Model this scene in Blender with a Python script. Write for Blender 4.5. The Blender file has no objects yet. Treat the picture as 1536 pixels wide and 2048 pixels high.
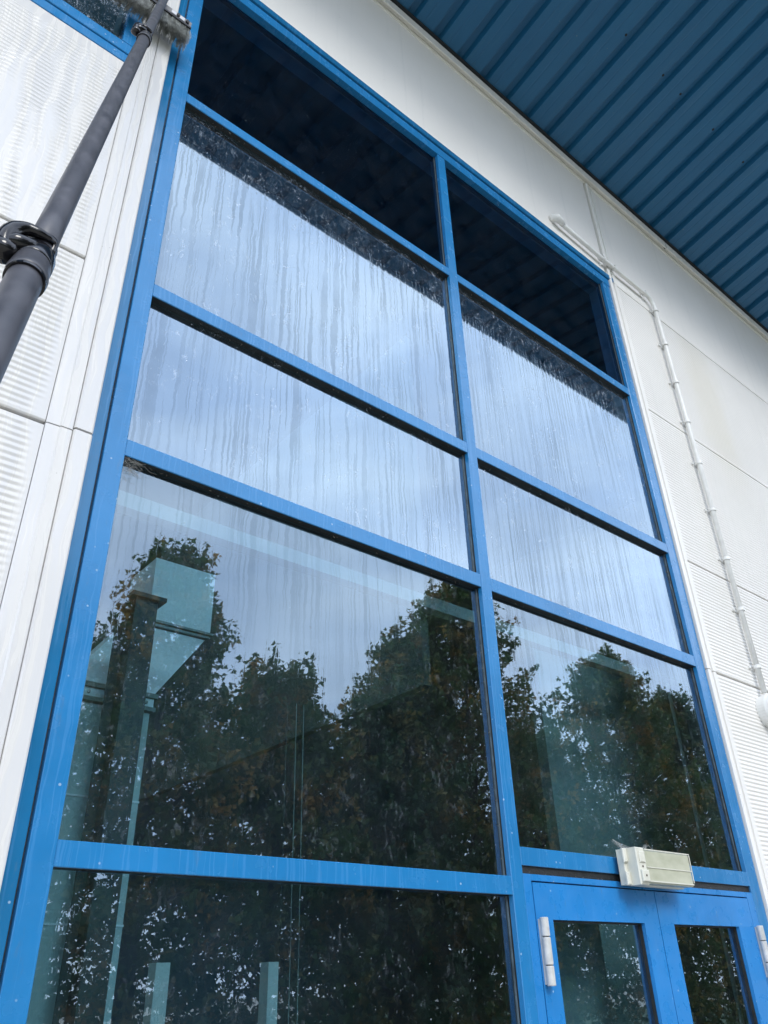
import bpy, math, random
import numpy as np
from mathutils import Vector, Matrix, noise

R = math.radians
S = bpy.context.scene
COL = S.collection

# ------------------------------------------------------------------ camera
cam = bpy.data.cameras.new("camera")
cam_o = bpy.data.objects.new("camera", cam)
COL.objects.link(cam_o)
_r = Vector((0.76895239, -0.63866613, -0.02859715))
_u = Vector((-0.31237932, -0.41437942, 0.8548151))
_f = Vector((0.55779152, 0.64837896, 0.51814414))
m = Matrix((( _r.x, _u.x, -_f.x, -2.03569509),
            ( _r.y, _u.y, -_f.y, -1.83578466),
            ( _r.z, _u.z, -_f.z, 1.75205906),
            (0, 0, 0, 1)))
cam_o.matrix_world = m
cam.sensor_fit = 'VERTICAL'
cam.sensor_height = 24.0
cam.lens = 24.0 * 1577.61 / 2048.0
cam.clip_start = 0.02
cam.clip_end = 2000
S.camera = cam_o

# ------------------------------------------------------------------ world, sun, exposure
SUN_EL, SUN_AZ = 36.0, -14.0            # azimuth: degrees from -y towards +x
world = bpy.data.worlds.new("World")
S.world = world
world.use_nodes = True
wn, wl = world.node_tree.nodes, world.node_tree.links
wn.clear()
out = wn.new('ShaderNodeOutputWorld')
bg = wn.new('ShaderNodeBackground')
bg.inputs['Strength'].default_value = 0.12
sky = wn.new('ShaderNodeTexSky')
sky.sky_type = 'NISHITA'
sky.sun_disc = False
sky.sun_elevation = R(SUN_EL)
sky.sun_rotation = R(180 - SUN_AZ)
sky.air_density = 1.0
tc = wn.new('ShaderNodeTexCoord')
mp = wn.new('ShaderNodeMapping')
mp.inputs['Scale'].default_value = (1.0, 1.0, 2.2)
wl.new(tc.outputs['Generated'], mp.inputs['Vector'])
nz = wn.new('ShaderNodeTexNoise')
nz.inputs['Scale'].default_value = 2.3
nz.inputs['Detail'].default_value = 5
nz.inputs['Roughness'].default_value = 0.5
wl.new(mp.outputs['Vector'], nz.inputs['Vector'])
rp = wn.new('ShaderNodeValToRGB')
rp.color_ramp.elements[0].position = 0.33
rp.color_ramp.elements[0].color = (0.66, 0.66, 0.66, 1)
rp.color_ramp.elements[1].position = 0.66
rp.color_ramp.elements[1].color = (0.97, 0.97, 0.97, 1)
wl.new(nz.outputs['Fac'], rp.inputs['Fac'])
nz2 = wn.new('ShaderNodeTexNoise')
nz2.inputs['Scale'].default_value = 3.4
nz2.inputs['Detail'].default_value = 4
wl.new(mp.outputs['Vector'], nz2.inputs['Vector'])
cr = wn.new('ShaderNodeValToRGB')
cr.color_ramp.elements[0].position = 0.35
cr.color_ramp.elements[0].color = (12.2, 14.8, 20.0, 1)
cr.color_ramp.elements[1].position = 0.68
cr.color_ramp.elements[1].color = (20.0, 21.8, 25.0, 1)
wl.new(nz2.outputs['Fac'], cr.inputs['Fac'])
mx = wn.new('ShaderNodeMix')
mx.data_type = 'RGBA'
wl.new(rp.outputs['Color'], mx.inputs['Factor'])
wl.new(sky.outputs['Color'], mx.inputs[6])
wl.new(cr.outputs['Color'], mx.inputs[7])
wl.new(mx.outputs[2], bg.inputs['Color'])   # cloud cover over the blue sky
wl.new(bg.outputs['Background'], out.inputs['Surface'])

sun = bpy.data.lights.new("sun", 'SUN')
sun.energy = 1.8
sun.angle = R(20)
sun.color = (1.0, 0.97, 0.92)
sun_o = bpy.data.objects.new("sun", sun)
COL.objects.link(sun_o)
sd = Vector((math.sin(R(SUN_AZ)) * math.cos(R(SUN_EL)), -math.cos(R(SUN_AZ)) * math.cos(R(SUN_EL)), math.sin(R(SUN_EL))))
sun_o.rotation_euler = sd.to_track_quat('Z', 'Y').to_euler()
sun_o.location = (0, -20, 20)

S.view_settings.view_transform = 'Standard'
S.view_settings.look = 'None'
S.view_settings.gamma = 1
S.view_settings.exposure = 0.06
S.cycles.max_bounces = 10
S.cycles.transparent_max_bounces = 16
S.cycles.sample_clamp_indirect = 6

# ------------------------------------------------------------------ helpers
class MB:
    def __init__(self):
        self.v, self.f, self.mi = [], [], []
    def add(self, vs, fs, mi=0):
        b = len(self.v)
        self.v += [tuple(p) for p in vs]
        self.f += [tuple(b + i for i in q) for q in fs]
        self.mi += [mi] * len(fs)
    def box(self, x0, x1, y0, y1, z0, z1, mi=0, ch=0.0):
        if ch <= 0:
            vs = [(x0, y0, z0), (x1, y0, z0), (x1, y1, z0), (x0, y1, z0), (x0, y0, z1), (x1, y0, z1), (x1, y1, z1), (x0, y1, z1)]
            self.add(vs, [(0, 3, 2, 1), (4, 5, 6, 7), (0, 1, 5, 4), (1, 2, 6, 5), (2, 3, 7, 6), (3, 0, 4, 7)], mi)
            return
        # chamfer of the four edges round the front (-y) face
        c = ch
        vs = [(x0 + c, y0, z0 + c), (x1 - c, y0, z0 + c), (x1 - c, y0, z1 - c), (x0 + c, y0, z1 - c),
              (x0, y0 + c, z0), (x1, y0 + c, z0), (x1, y0 + c, z1), (x0, y0 + c, z1),
              (x0, y1, z0), (x1, y1, z0), (x1, y1, z1), (x0, y1, z1)]
        fs = [(0, 1, 2, 3), (4, 5, 1, 0), (5, 6, 2, 1), (6, 7, 3, 2), (7, 4, 0, 3),
              (8, 9, 5, 4), (9, 10, 6, 5), (10, 11, 7, 6), (11, 8, 4, 7), (11, 10, 9, 8)]
        self.add(vs, fs, mi)
    def tube(self, pts, r, n=12, mi=0, cap=True):
        pts = [Vector(p) for p in pts]
        rs = r if isinstance(r, (list, tuple)) else [r] * len(pts)
        rings = []
        t0 = (pts[1] - pts[0]).normalized()
        a = t0.orthogonal().normalized()
        for i, p in enumerate(pts):
            if i == 0: t = (pts[1] - pts[0])
            elif i == len(pts) - 1: t = pts[-1] - pts[-2]
            else: t = (pts[i + 1] - p).normalized() + (p - pts[i - 1]).normalized()
            t.normalize()
            a = (a - t * a.dot(t)).normalized()
            b = t.cross(a)
            rings.append([p + (a * math.cos(2 * math.pi * k / n) + b * math.sin(2 * math.pi * k / n)) * rs[i] for k in range(n)])
        vs = [q for rg in rings for q in rg]
        fs = []
        for i in range(len(pts) - 1):
            for k in range(n):
                k2 = (k + 1) % n
                fs.append((i * n + k, i * n + k2, (i + 1) * n + k2, (i + 1) * n + k))
        if cap:
            fs.append(tuple(range(n - 1, -1, -1)))
            fs.append(tuple((len(pts) - 1) * n + k for k in range(n)))
        self.add(vs, fs, mi)
    def lathe(self, base, axis, prof, n=24, mi=0):
        """prof: (distance along axis, radius)"""
        axis = Vector(axis).normalized(); a = axis.orthogonal().normalized(); b = axis.cross(a)
        base = Vector(base)
        vs, fs = [], []
        for (s, r) in prof:
            for k in range(n):
                vs.append(base + axis * s + (a * math.cos(2 * math.pi * k / n) + b * math.sin(2 * math.pi * k / n)) * max(r, 1e-5))
        for i in range(len(prof) - 1):
            for k in range(n):
                k2 = (k + 1) % n
                fs.append((i * n + k, i * n + k2, (i + 1) * n + k2, (i + 1) * n + k))
        self.add(vs, fs, mi)
    def prism(self, prof, o, ex, ey, ez, length, mi=0):
        """closed 2-D profile in ex/ey, swept along ez"""
        o, ex, ey, ez = map(Vector, (o, ex, ey, ez))
        n = len(prof)
        vs = [o + ex * a + ey * b for a, b in prof] + [o + ex * a + ey * b + ez * length for a, b in prof]
        fs = [(i, (i + 1) % n, n + (i + 1) % n, n + i) for i in range(n)]
        fs += [tuple(range(n - 1, -1, -1)), tuple(range(n, 2 * n))]
        self.add(vs, fs, mi)
    def obj(self, name, mats, parent=None, smooth=False, loc=(0, 0, 0)):
        me = bpy.data.meshes.new(name)
        me.from_pydata(self.v, [], self.f)
        if not isinstance(mats, (list, tuple)): mats = [mats]
        for q in mats: me.materials.append(q)
        me.polygons.foreach_set('material_index', self.mi)
        if smooth: me.polygons.foreach_set('use_smooth', [True] * len(self.f))
        me.validate()
        me.update()
        # normals outward
        import bmesh
        bm = bmesh.new(); bm.from_mesh(me)
        if len(self.f) < 60000: bmesh.ops.recalc_face_normals(bm, faces=bm.faces)
        bm.to_mesh(me); bm.free()
        o = bpy.data.objects.new(name, me)
        COL.objects.link(o)
        if parent:
            o.parent = parent
            o.location = Vector(loc)
        return o

def empty(name, loc=(0, 0, 0)):
    o = bpy.data.objects.new(name, None)
    o.location = loc
    COL.objects.link(o)
    return o

def tag(o, label=None, cat=None, group=None, kind=None):
    if label: o['label'] = label
    if cat: o['category'] = cat
    if group: o['group'] = group
    if kind: o['kind'] = kind
    return o

class NT:
    """tiny node-tree helper"""
    def __init__(self, name):
        self.m = bpy.data.materials.new(name)
        self.m.use_nodes = True
        self.n, self.l = self.m.node_tree.nodes, self.m.node_tree.links
        self.n.clear()
        self.out = self.n.new('ShaderNodeOutputMaterial')
        self.tc = self.n.new('ShaderNodeTexCoord')
        self.geo = self.n.new('ShaderNodeNewGeometry')
        self.P = self.geo.outputs['Position']
    def node(self, t, **kw):
        q = self.n.new(t)
        for k, v in kw.items():
            if hasattr(q, k): setattr(q, k, v)
        return q
    def link(self, a, b): self.l.new(a, b)
    def setin(self, node, key, v):
        if isinstance(v, bpy.types.NodeSocket): self.l.new(v, node.inputs[key])
        else: node.inputs[key].default_value = v
    def mapping(self, src, scale, loc=(0, 0, 0), rot=(0, 0, 0)):
        q = self.node('ShaderNodeMapping')
        q.inputs['Scale'].default_value = scale
        q.inputs['Location'].default_value = loc
        q.inputs['Rotation'].default_value = rot
        self.l.new(src, q.inputs['Vector'])
        return q.outputs['Vector']
    def noise(self, vec, scale=1, detail=2, rough=.5, dist=0, color=False):
        q = self.node('ShaderNodeTexNoise')
        q.inputs['Scale'].default_value = scale
        q.inputs['Detail'].default_value = detail
        q.inputs['Roughness'].default_value = rough
        q.inputs['Distortion'].default_value = dist
        self.l.new(vec, q.inputs['Vector'])
        return q.outputs['Color' if color else 'Fac']
    def voro(self, vec, scale=1, feature='F1'):
        q = self.node('ShaderNodeTexVoronoi', feature=feature)
        q.inputs['Scale'].default_value = scale
        self.l.new(vec, q.inputs['Vector'])
        return q.outputs['Distance']
    def ramp(self, fac, stops, interp='LINEAR'):
        q = self.node('ShaderNodeValToRGB')
        cr = q.color_ramp
        cr.interpolation = interp
        while len(cr.elements) < len(stops): cr.elements.new(0.5)
        for e, (p, c) in zip(cr.elements, stops):
            e.position = p
            e.color = (c, c, c, 1) if isinstance(c, (int, float)) else tuple(c) + (1,)
        self.l.new(fac, q.inputs['Fac'])
        return q.outputs['Color']
    def math(self, op, a, b=None, c=None, clamp=False):
        q = self.node('ShaderNodeMath', operation=op)
        q.use_clamp = clamp
        for i, v in enumerate((a, b, c)):
            if v is None: continue
            self.setin(q, i, v)
        return q.outputs[0]
    def smooth(self, v, lo, hi, a=0.0, b=1.0):
        q = self.node('ShaderNodeMapRange', interpolation_type='SMOOTHSTEP')
        for k, x in zip(('Value', 'From Min', 'From Max', 'To Min', 'To Max'), (v, lo, hi, a, b)):
            self.setin(q, k, x)
        return q.outputs[0]
    def mixc(self, fac, a, b, mode='MIX'):
        q = self.node('ShaderNodeMix', data_type='RGBA', blend_type=mode)
        self.setin(q, 0, fac)
        self.setin(q, 6, a if isinstance(a, bpy.types.NodeSocket) else tuple(a) + (1,))
        self.setin(q, 7, b if isinstance(b, bpy.types.NodeSocket) else tuple(b) + (1,))
        return q.outputs[2]
    def sep(self, v):
        q = self.node('ShaderNodeSeparateXYZ'); self.l.new(v, q.inputs[0]); return q.outputs
    def comb(self, x, y, z):
        q = self.node('ShaderNodeCombineXYZ')
        for i, v in enumerate((x, y, z)): self.setin(q, i, v)
        return q.outputs[0]
    def bump(self, h, strength=.2, dist=.01, normal=None):
        q = self.node('ShaderNodeBump')
        self.setin(q, 'Strength', strength)
        q.inputs['Distance'].default_value = dist
        self.l.new(h, q.inputs['Height'])
        if normal is not None: self.l.new(normal, q.inputs['Normal'])
        return q.outputs['Normal']
    def principled(self, **kw):
        q = self.node('ShaderNodeBsdfPrincipled')
        for k, v in kw.items():
            k = k.replace('_', ' ')
            if isinstance(v, tuple) and len(v) == 3: v = v + (1,)
            self.setin(q, k, v)
        return q
    def done(self, sh):
        self.l.new(sh.outputs[0] if hasattr(sh, 'outputs') else sh, self.out.inputs['Surface'])
        return self.m

def simple(name, col, rough=.5, metal=0, spec=.5, var=.12, vscale=6, bump=0, bscale=60):
    t = NT(name)
    n = t.noise(t.P, vscale, 4, .6)
    c = t.mixc(t.ramp(n, [(.3, 0), (.7, 1)]), [x * (1 - var) for x in col], [min(1, x * (1 + var)) for x in col])
    kw = dict(Base_Color=c, Roughness=rough, Metallic=metal, Specular_IOR_Level=spec)
    if bump: kw['Normal'] = t.bump(t.noise(t.P, bscale, 3), bump, .004)
    return t.done(t.principled(**kw))

# ---- blue powder-coated aluminium, wet with drips
def blue_paint(name, base=(0.018, 0.185, 0.43), wet=True, rough=.22):
    t = NT(name)
    x, y, z = t.sep(t.P)
    wob = t.noise(t.mapping(t.P, (14, 14, 9)), 1, 2)
    xx = t.math('ADD', x, t.math('MULTIPLY', t.math('SUBTRACT', wob, .5), .02))
    run = t.noise(t.comb(t.math('MULTIPLY', xx, 130), 0, t.math('MULTIPLY', z, 2.3)), 1, 2, .5)
    runs = t.ramp(run, [(.56, 0), (.62, 1)])
    big = t.noise(t.P, 3.0, 4, .6)
    c = t.mixc(t.ramp(big, [(.3, 0), (.7, 1)]), [k * .88 for k in base], [min(1, k * 1.08) for k in base])
    c = t.mixc(t.math('MULTIPLY', runs, .22 if wet else .08), c, (0.10, 0.30, 0.60))
    # bird dirt, chalk spots and dried drops
    dots = t.ramp(t.voro(t.P, 26), [(.06, 1), (.10, 0)])
    gate = t.ramp(t.noise(t.P, 9, 1), [(.50, 0), (.54, 1)])
    c = t.mixc(t.math('MULTIPLY', t.math('MULTIPLY', dots, gate), .6), c, (.42, .55, .66))
    grime = t.ramp(t.noise(t.mapping(t.P, (30, 30, 8)), 1, 6, .7), [(.60, 0), (.75, 1)])
    c = t.mixc(t.math('MULTIPLY', grime, .45), c, (.10, .15, .20))
    h = t.math('ADD', t.math('MULTIPLY', run, .6), t.math('MULTIPLY', t.noise(t.P, 180, 2), .12))
    n = t.bump(h, .22 if wet else .1, .003)
    rg = t.ramp(t.noise(t.P, 18, 4), [(.3, rough * .7), (.75, rough * 1.5)])
    return t.done(t.principled(Base_Color=c, Roughness=rg, Normal=n, Specular_IOR_Level=.62))

# ---- white coated steel cladding
def white_wall(name, wet=False, col=(.76, .74, .70), stain=False, flat=False):
    t = NT(name)
    x, y, z = t.sep(t.P)
    n1 = t.noise(t.P, 1.3, 5, .6)
    c = t.mixc(t.ramp(n1, [(.3, 0), (.7, 1)]), [k * .95 for k in col], [min(.9, k * 1.03) for k in col])
    streak = t.noise(t.mapping(t.P, (22, 22, .7)), 1, 4, .6)
    c = t.mixc(t.ramp(streak, [(.55, 0), (.8, .35)]), c, (.60, .60, .57))
    specks = t.math('MULTIPLY', t.ramp(t.voro(t.P, 34), [(.035, 1), (.07, 0)]), t.ramp(t.noise(t.P, 7, 1), [(.58, 0), (.62, 1)]))
    c = t.mixc(t.math('MULTIPLY', specks, .7), c, (.22, .20, .17))
    if stain:
        dx = t.math('ABSOLUTE', t.math('SUBTRACT', t.math('ADD', x, t.math('MULTIPLY', t.math('SUBTRACT', t.noise(t.P, 5, 3), .5), .3)), 2.62))
        st = t.math('MULTIPLY', t.smooth(dx, .05, .35, 1, 0), t.smooth(t.math('ABSOLUTE', t.math('SUBTRACT', z, 5.25)), .2, 1.0, .6, 0))
        c = t.mixc(t.math('MULTIPLY', st, .45), c, (.62, .56, .40))
    kw = {}
    if wet:
        wob = t.noise(t.mapping(t.P, (8, 8, 5)), 1, 2)
        xx = t.math('ADD', x, t.math('MULTIPLY', t.math('SUBTRACT', wob, .5), .06))
        run = t.noise(t.comb(t.math('MULTIPLY', xx, 42), 0, t.math('MULTIPLY', z, 1.5)), 1, 3, .55)
        film = t.ramp(run, [(.46, 0), (.56, 1)])
        c = t.mixc(t.math('MULTIPLY', film, .35), c, (.60, .61, .64))
        kw['Normal'] = t.bump(run, .25, .004)
        kw['Roughness'] = t.ramp(run, [(.45, .30), (.58, .10)])
    else:
        kw['Roughness'] = .42 if not flat else .5
        kw['Normal'] = t.bump(t.noise(t.P, 2.2, 2), .12 if flat else .04, .02)
    return t.done(t.principled(Base_Color=c, **kw))

# ---- tinted reflective glass with soapy water running down
def glass_mat(name, film=1.0, fine=False, seed=0.0, specks=1.0, refl=.22, fk=1.2, tint=(.60, .90, 1.0)):
    """film: how much soapy water hangs on the pane; fine: thin straight runs"""
    t = NT(name)
    x, y, z = t.sep(t.P)
    kx = 1.7 if fine else 1.0
    wob = t.noise(t.mapping(t.P, (7, 0, 9), (seed, 0, seed)), 1, 3, .6)
    wobf = t.math('MULTIPLY', t.math('SUBTRACT', wob, .5), .012 if fine else .026)
    w2 = t.noise(t.mapping(t.P, (16, 0, 34), (seed, 0, 2)), 1, 2, .6)
    xx = t.math('ADD', x, t.math('ADD', wobf, t.math('MULTIPLY', t.math('SUBTRACT', w2, .5), .004 if fine else .009)))
    def runs(fx, fz, off, lo, hi, det=1):
        n = t.noise(t.comb(t.math('MULTIPLY', xx, fx * kx), off + seed, t.math('MULTIPLY', z, fz)), 1, det, .5)
        return n, t.ramp(n, [(lo, 0), (hi, 1)])
    na, A = runs(30, 1.1, 3.1, .55, .60)            # broad clear runs
    nb, B = runs(64, 1.1, 7.7, .585, .605)           # medium drips
    nc, Cc = runs(120, 1.5, 11.3, .60, .625)        # fine threads
    gate = t.ramp(t.noise(t.mapping(t.P, (1.6, 1, 1.1), (seed, 0, 0)), 1.5, 4, .6), [(.36, .25), (.62, 1)])
    drips = t.math('MAXIMUM', t.math('MULTIPLY', A, .25), t.math('MAXIMUM', t.math('MULTIPLY', B, .8), t.math('MULTIPLY', Cc, .8)))
    drips = t.math('MULTIPLY', drips, gate)
    if film < .5: drips = t.math('MULTIPLY', drips, t.smooth(z, 2.55, 3.05, .8, 2.4))
    drops = t.ramp(t.voro(t.mapping(t.P, (1, 1, .8), (seed, 0, 0)), 60), [(.10, 1), (.20, 0)])
    dgate = t.ramp(t.noise(t.P, 6, 3), [(.50, 0), (.62, 1)])
    drops = t.math('MULTIPLY', drops, dgate)
    foam_n = t.noise(t.mapping(t.P, (1, 1, .55), (seed, 0, 1)), 48, 5, .7, .8)
    foam = t.math('MULTIPLY', t.ramp(foam_n, [(.56, 0), (.66, 1)]), t.ramp(t.noise(t.P, 11, 3), [(.42, 0), (.6, 1)]))
    if film > .85:     # thick foam caught high up on the soapy panes
        f2 = t.noise(t.mapping(t.P, (1, 1, .8), (seed, 0, 4)), 105, 6, .75, 1.2)
        f3 = t.math('MULTIPLY', t.ramp(f2, [(.53, 0), (.66, 1)]), t.smooth(z, 4.42, 4.62, 0, 1))
        f3 = t.math('MULTIPLY', f3, t.ramp(t.noise(t.P, 16, 3), [(.38, .15), (.58, 1)]))
        foam = t.math('MAXIMUM', foam, f3)
    edge = t.math('MULTIPLY', t.ramp(t.noise(t.P, 9, 5, .65), [(.35, 0), (.75, 1)]), .5)
    # bump: the water bends what is reflected
    h = t.math('ADD', t.math('MULTIPLY', na, .35 if film > .5 else .04), t.math('ADD', t.math('MULTIPLY', B, .25), t.math('MULTIPLY', drops, .4)))
    slow = t.noise(t.mapping(t.P, (1, 1, 1), (seed, 0, 0)), .9, 1)
    nrm = t.bump(slow, .03, .05)
    nrm = t.bump(h, .017 * film ** 1.4 + .002, .012, nrm)
    # reflection share
    lw = t.node('ShaderNodeFresnel'); lw.inputs['IOR'].default_value = 1.55
    fac = t.math('ADD', t.math('MULTIPLY', lw.outputs[0], fk), refl, clamp=True)
    fac = t.math('MULTIPLY', fac, t.math('SUBTRACT', 1.0, t.math('MULTIPLY', drips, .36 * film)))
    gl = t.node('ShaderNodeBsdfGlossy'); gl.inputs['Color'].default_value = (.72, .88, 1, 1)
    gl.inputs['Roughness'].default_value = .004 + .02 * film
    t.link(nrm, gl.inputs['Normal'])
    tr = t.node('ShaderNodeBsdfTransparent'); tr.inputs['Color'].default_value = tint + (1,)
    m1 = t.node('ShaderNodeMixShader')
    t.setin(m1, 0, fac); t.link(tr.outputs[0], m1.inputs[1]); t.link(gl.outputs[0], m1.inputs[2])
    df = t.node('ShaderNodeBsdfDiffuse'); df.inputs['Color'].default_value = (.62, .72, .84, 1)
    haze = t.math('MULTIPLY', t.math('SUBTRACT', 1.0, drips), .006 * film)
    haze = t.math('ADD', haze, t.math('MULTIPLY', foam, .30 * min(1, film + .1) * specks))
    haze = t.math('ADD', haze, t.math('MULTIPLY', drops, .16 * specks))
    haze = t.math('ADD', haze, t.math('MULTIPLY', edge, .015 + .02 * film), clamp=True)
    sp = t.math('MULTIPLY', t.ramp(t.voro(t.mapping(t.P, (1, 1, 1), (seed * 2, 0, 5)), 17), [(.025, 1), (.045, 0)]), .7 * specks)
    haze = t.math('MAXIMUM', haze, sp)
    m2 = t.node('ShaderNodeMixShader')
    t.setin(m2, 0, haze); t.link(m1.outputs[0], m2.inputs[1]); t.link(df.outputs[0], m2.inputs[2])
    return t.done(m2)

M = {}
M['blue'] = blue_paint('blue_frame_paint')
M['blue_dry'] = blue_paint('blue_door_paint', base=(0.016, 0.20, 0.52), wet=False, rough=.3)
M['blue_wet'] = blue_paint('blue_wet_paint', base=(0.012, 0.145, 0.32), rough=.15)
M['white'] = white_wall('white_cladding', stain=True)
M['white_flat'] = white_wall('white_smooth_panel', flat=True, col=(.80, .775, .725))
M['white_wet'] = white_wall('white_wet_cladding', wet=True, col=(.655, .64, .61))
M['trim'] = white_wall('cream_trim', flat=True, col=(.76, .75, .70))
M['joint'] = simple('joint_shadow_sealant', (.24, .24, .23), .8)
M['gasket'] = simple('black_rubber_gasket', (.012, .014, .015), .55, var=.5, vscale=40, bump=.5, bscale=200)
M['bead'] = simple('grey_glazing_bead', (.07, .10, .12), .35, var=.4, vscale=30)
M['glass_upper'] = glass_mat('darkened_upper_glass', film=.03, specks=.25, seed=2.0, refl=.0, fk=.6, tint=(.16, .42, .85))  # same glass as below; dark reflection and interior put into its tint
M['glass_foam'] = glass_mat('foamy_dark_glass', film=.9, specks=2.2, seed=31.0, refl=.03)
M['glass_heavy'] = glass_mat('soapy_wet_glass', film=1.0, seed=0.0, refl=.27)
M['glass_heavy_fine'] = glass_mat('soapy_wet_glass_fine', film=1.0, fine=True, seed=5.0, refl=.27)
M['glass_mid'] = glass_mat('dripping_glass', film=.9, seed=9.0, refl=.30)
M['glass_low'] = glass_mat('lightly_wet_glass', film=.38, seed=14.0, refl=.19, specks=.4)
M['glass_dry'] = glass_mat('dusty_glass', film=.12, seed=21.0, specks=.5, refl=.16)
M['clear'] = (lambda t: t.done(t.principled(Base_Color=(.03, .05, .05), Roughness=.3)))(NT('glass_edge'))

# soffit paint
def soffit_mat():
    t = NT('blue_soffit_sheet')
    n = t.noise(t.mapping(t.P, (3, .8, 3)), 1, 5, .65)
    c = t.mixc(t.ramp(n, [(.3, 0), (.7, 1)]), (.010, .102, .225), (.013, .124, .260))
    sheet = t.noise(t.mapping(t.P, (1.0, .25, 0)), 1, 3, .6)
    c = t.mixc(t.ramp(sheet, [(.35, 0), (.65, .35)]), c, (.020, .115, .235))
    dust = t.noise(t.mapping(t.P, (40, 3, 3)), 1, 5, .7)
    spots = t.math('MULTIPLY', t.ramp(t.voro(t.P, 12), [(.03, 1), (.07, 0)]), t.ramp(t.noise(t.P, 4, 2), [(.50, 0), (.56, 1)]))
    c = t.mixc(t.math('MULTIPLY', spots, .7), c, (.16, .22, .24))
    c = t.mixc(t.ramp(dust, [(.55, 0), (.8, .35)]), c, (.07, .17, .27))
    return t.done(t.principled(Base_Color=c, Roughness=.42, Specular_IOR_Level=.35, Normal=t.bump(dust, .1, .004)))
M['soffit'] = soffit_mat()
M['dark'] = simple('dark_recess', (.012, .016, .020), .8)

# ------------------------------------------------------------------ building
B = empty('industrial_building', (0, 0, 0))
tag(B, 'white clad industrial building with tall blue framed glazing, double doors and blue canopy', 'building')

XL = (-1.468, -1.409)      # left post
XM = (0.024, 0.080)        # mullion
XR = (1.523, 1.600)        # right post
GY = 0.030                 # glass plane
TR = [('T1', 4.764, 4.815), ('T2', 3.690, 3.744), ('T3', 3.060, 3.116)]

# --- cladding with micro ribs
PITCH = 0.02
def ribbed(name, x_cols, z0, z1, mat, amp=.0021, film=None, flat_top=0.0, flat_bot=0.0, y=0.0, back=.05, parent=B, sub=6):
    nz_ = int(round((z1 - z0) / PITCH * sub))
    zs = np.linspace(z0, z1, nz_ + 1)
    vs, fs = [], []
    nx = len(x_cols)
    for z in zs:
        e = min(1.0, max(0, (z - z0 - flat_bot - .008) / .006)) * min(1.0, max(0, (z1 - flat_top - .008 - z) / .006))
        s = math.sin(2 * math.pi * (z / PITCH))
        s = math.copysign(min(1, abs(s) * 1.35), s)
        for (x, k) in x_cols:
            a = amp * k * e
            if film: a *= film(x, z)
            edge = .004 if (z < z0 + .001 or z > z1 - .001) else 0
            vs.append((x, y - a * s + edge, z))
    for i in range(len(zs) - 1):
        for j in range(nx - 1):
            p = i * nx + j
            fs.append((p, p + 1, p + nx + 1, p + nx))
    b = MB(); b.add(vs, fs)
    xa, xb = x_cols[0][0], x_cols[-1][0]
    # returns round the edge and the back of the panel
    n0 = len(b.v)
    b.add([(xa, y + .004, z0), (xb, y + .004, z0), (xb, y + back, z0), (xa, y + back, z0)], [(0, 1, 2, 3)])
    b.add([(xa, y + .004, z1), (xb, y + .004, z1), (xb, y + back, z1), (xa, y + back, z1)], [(3, 2, 1, 0)])
    b.add([(xa, y, z0), (xa, y, z1), (xa, y + back, z1), (xa, y + back, z0)], [(0, 1, 2, 3)])
    b.add([(xb, y, z0), (xb, y, z1), (xb, y + back, z1), (xb, y + back, z0)], [(3, 2, 1, 0)])
    b.add([(xa, y + back, z0), (xb, y + back, z0), (xb, y + back, z1), (xa, y + back, z1)], [(0, 1, 2, 3)])
    me = bpy.data.meshes.new(name)
    me.from_pydata(b.v, [], b.f)
    me.materials.append(mat)
    sm = [True] * len(fs) + [False] * (len(b.f) - len(fs))
    me.polygons.foreach_set('use_smooth', sm)
    me.update()
    o = bpy.data.objects.new(name, me); COL.objects.link(o); o.parent = parent
    return o

GAP = .005
seams_r = [0.12, 1.00, 2.03, 3.066, 3.701, 4.746, 5.811]
for a, c in zip(seams_r[:-1], seams_r[1:]):
    cols = [(1.700, 0), (1.712, 0), (1.722, 1), (9.0, 1)]
    ribbed('cladding_panel', cols, a + GAP, c - GAP, M['white'], sub=8)

def film_left(x, z):
    # water sheets hide the ribs where they run down
    n = noise.noise(Vector((x * 26 + z * 2.2, z * 1.6, 0)))
    n2 = noise.noise(Vector((x * 60 + z * 3.5, z * 3.1, 7)))
    n3 = noise.noise(Vector((x * 7, z * 5, 3)))
    if z > 3.70:
        v = n * .8 + n2 * .45 + n3 * .35 + .0
        return min(1, max(.03, 1.0 - max(0, v - .02) / .12))
    v = n2 + n * .3
    return min(1, max(.15, 1.0 - max(0, v - .28) / .08))
fine = [(-2.75 + i * .0105, 1.0) for i in range(int((2.75 - 1.66) / .0105) + 1)]
fine = [(-9.0, 1.0)] + fine + [(-1.650, 0.0), (-1.634, 0.0)]
for a, c, ft in ((3.067, 3.702, 0), (3.702, 4.752, .05)):
    ribbed('cladding_panel', fine, a + GAP, c - GAP, M['white_wet'], amp=.0016, film=film_left, flat_top=ft)
coarse = [(-9.0, 1.0), (-1.66, 1.0), (-1.650, 0), (-1.634, 0)]
mid = [(-9.0, 1.0)] + [(-2.2 + i * .0105, 1.0) for i in range(52)] + [(-1.650, 0.0), (-1.634, 0.0)]
for a, c in ((.12, 1.0), (1.0, 2.03)):
    ribbed('cladding_panel', coarse, a + GAP, c - GAP, M['white_wet'], sub=6)
ribbed('cladding_panel', mid, 2.03 + GAP, 3.067 - GAP, M['white_wet'], amp=.0016, film=film_left)
# beside and above the left window
ribbed('cladding_panel', [(-9.0, 1), (-2.86, 1)], 4.752 + GAP, 5.811 - GAP, M['white_wet'], sub=6)

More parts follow.
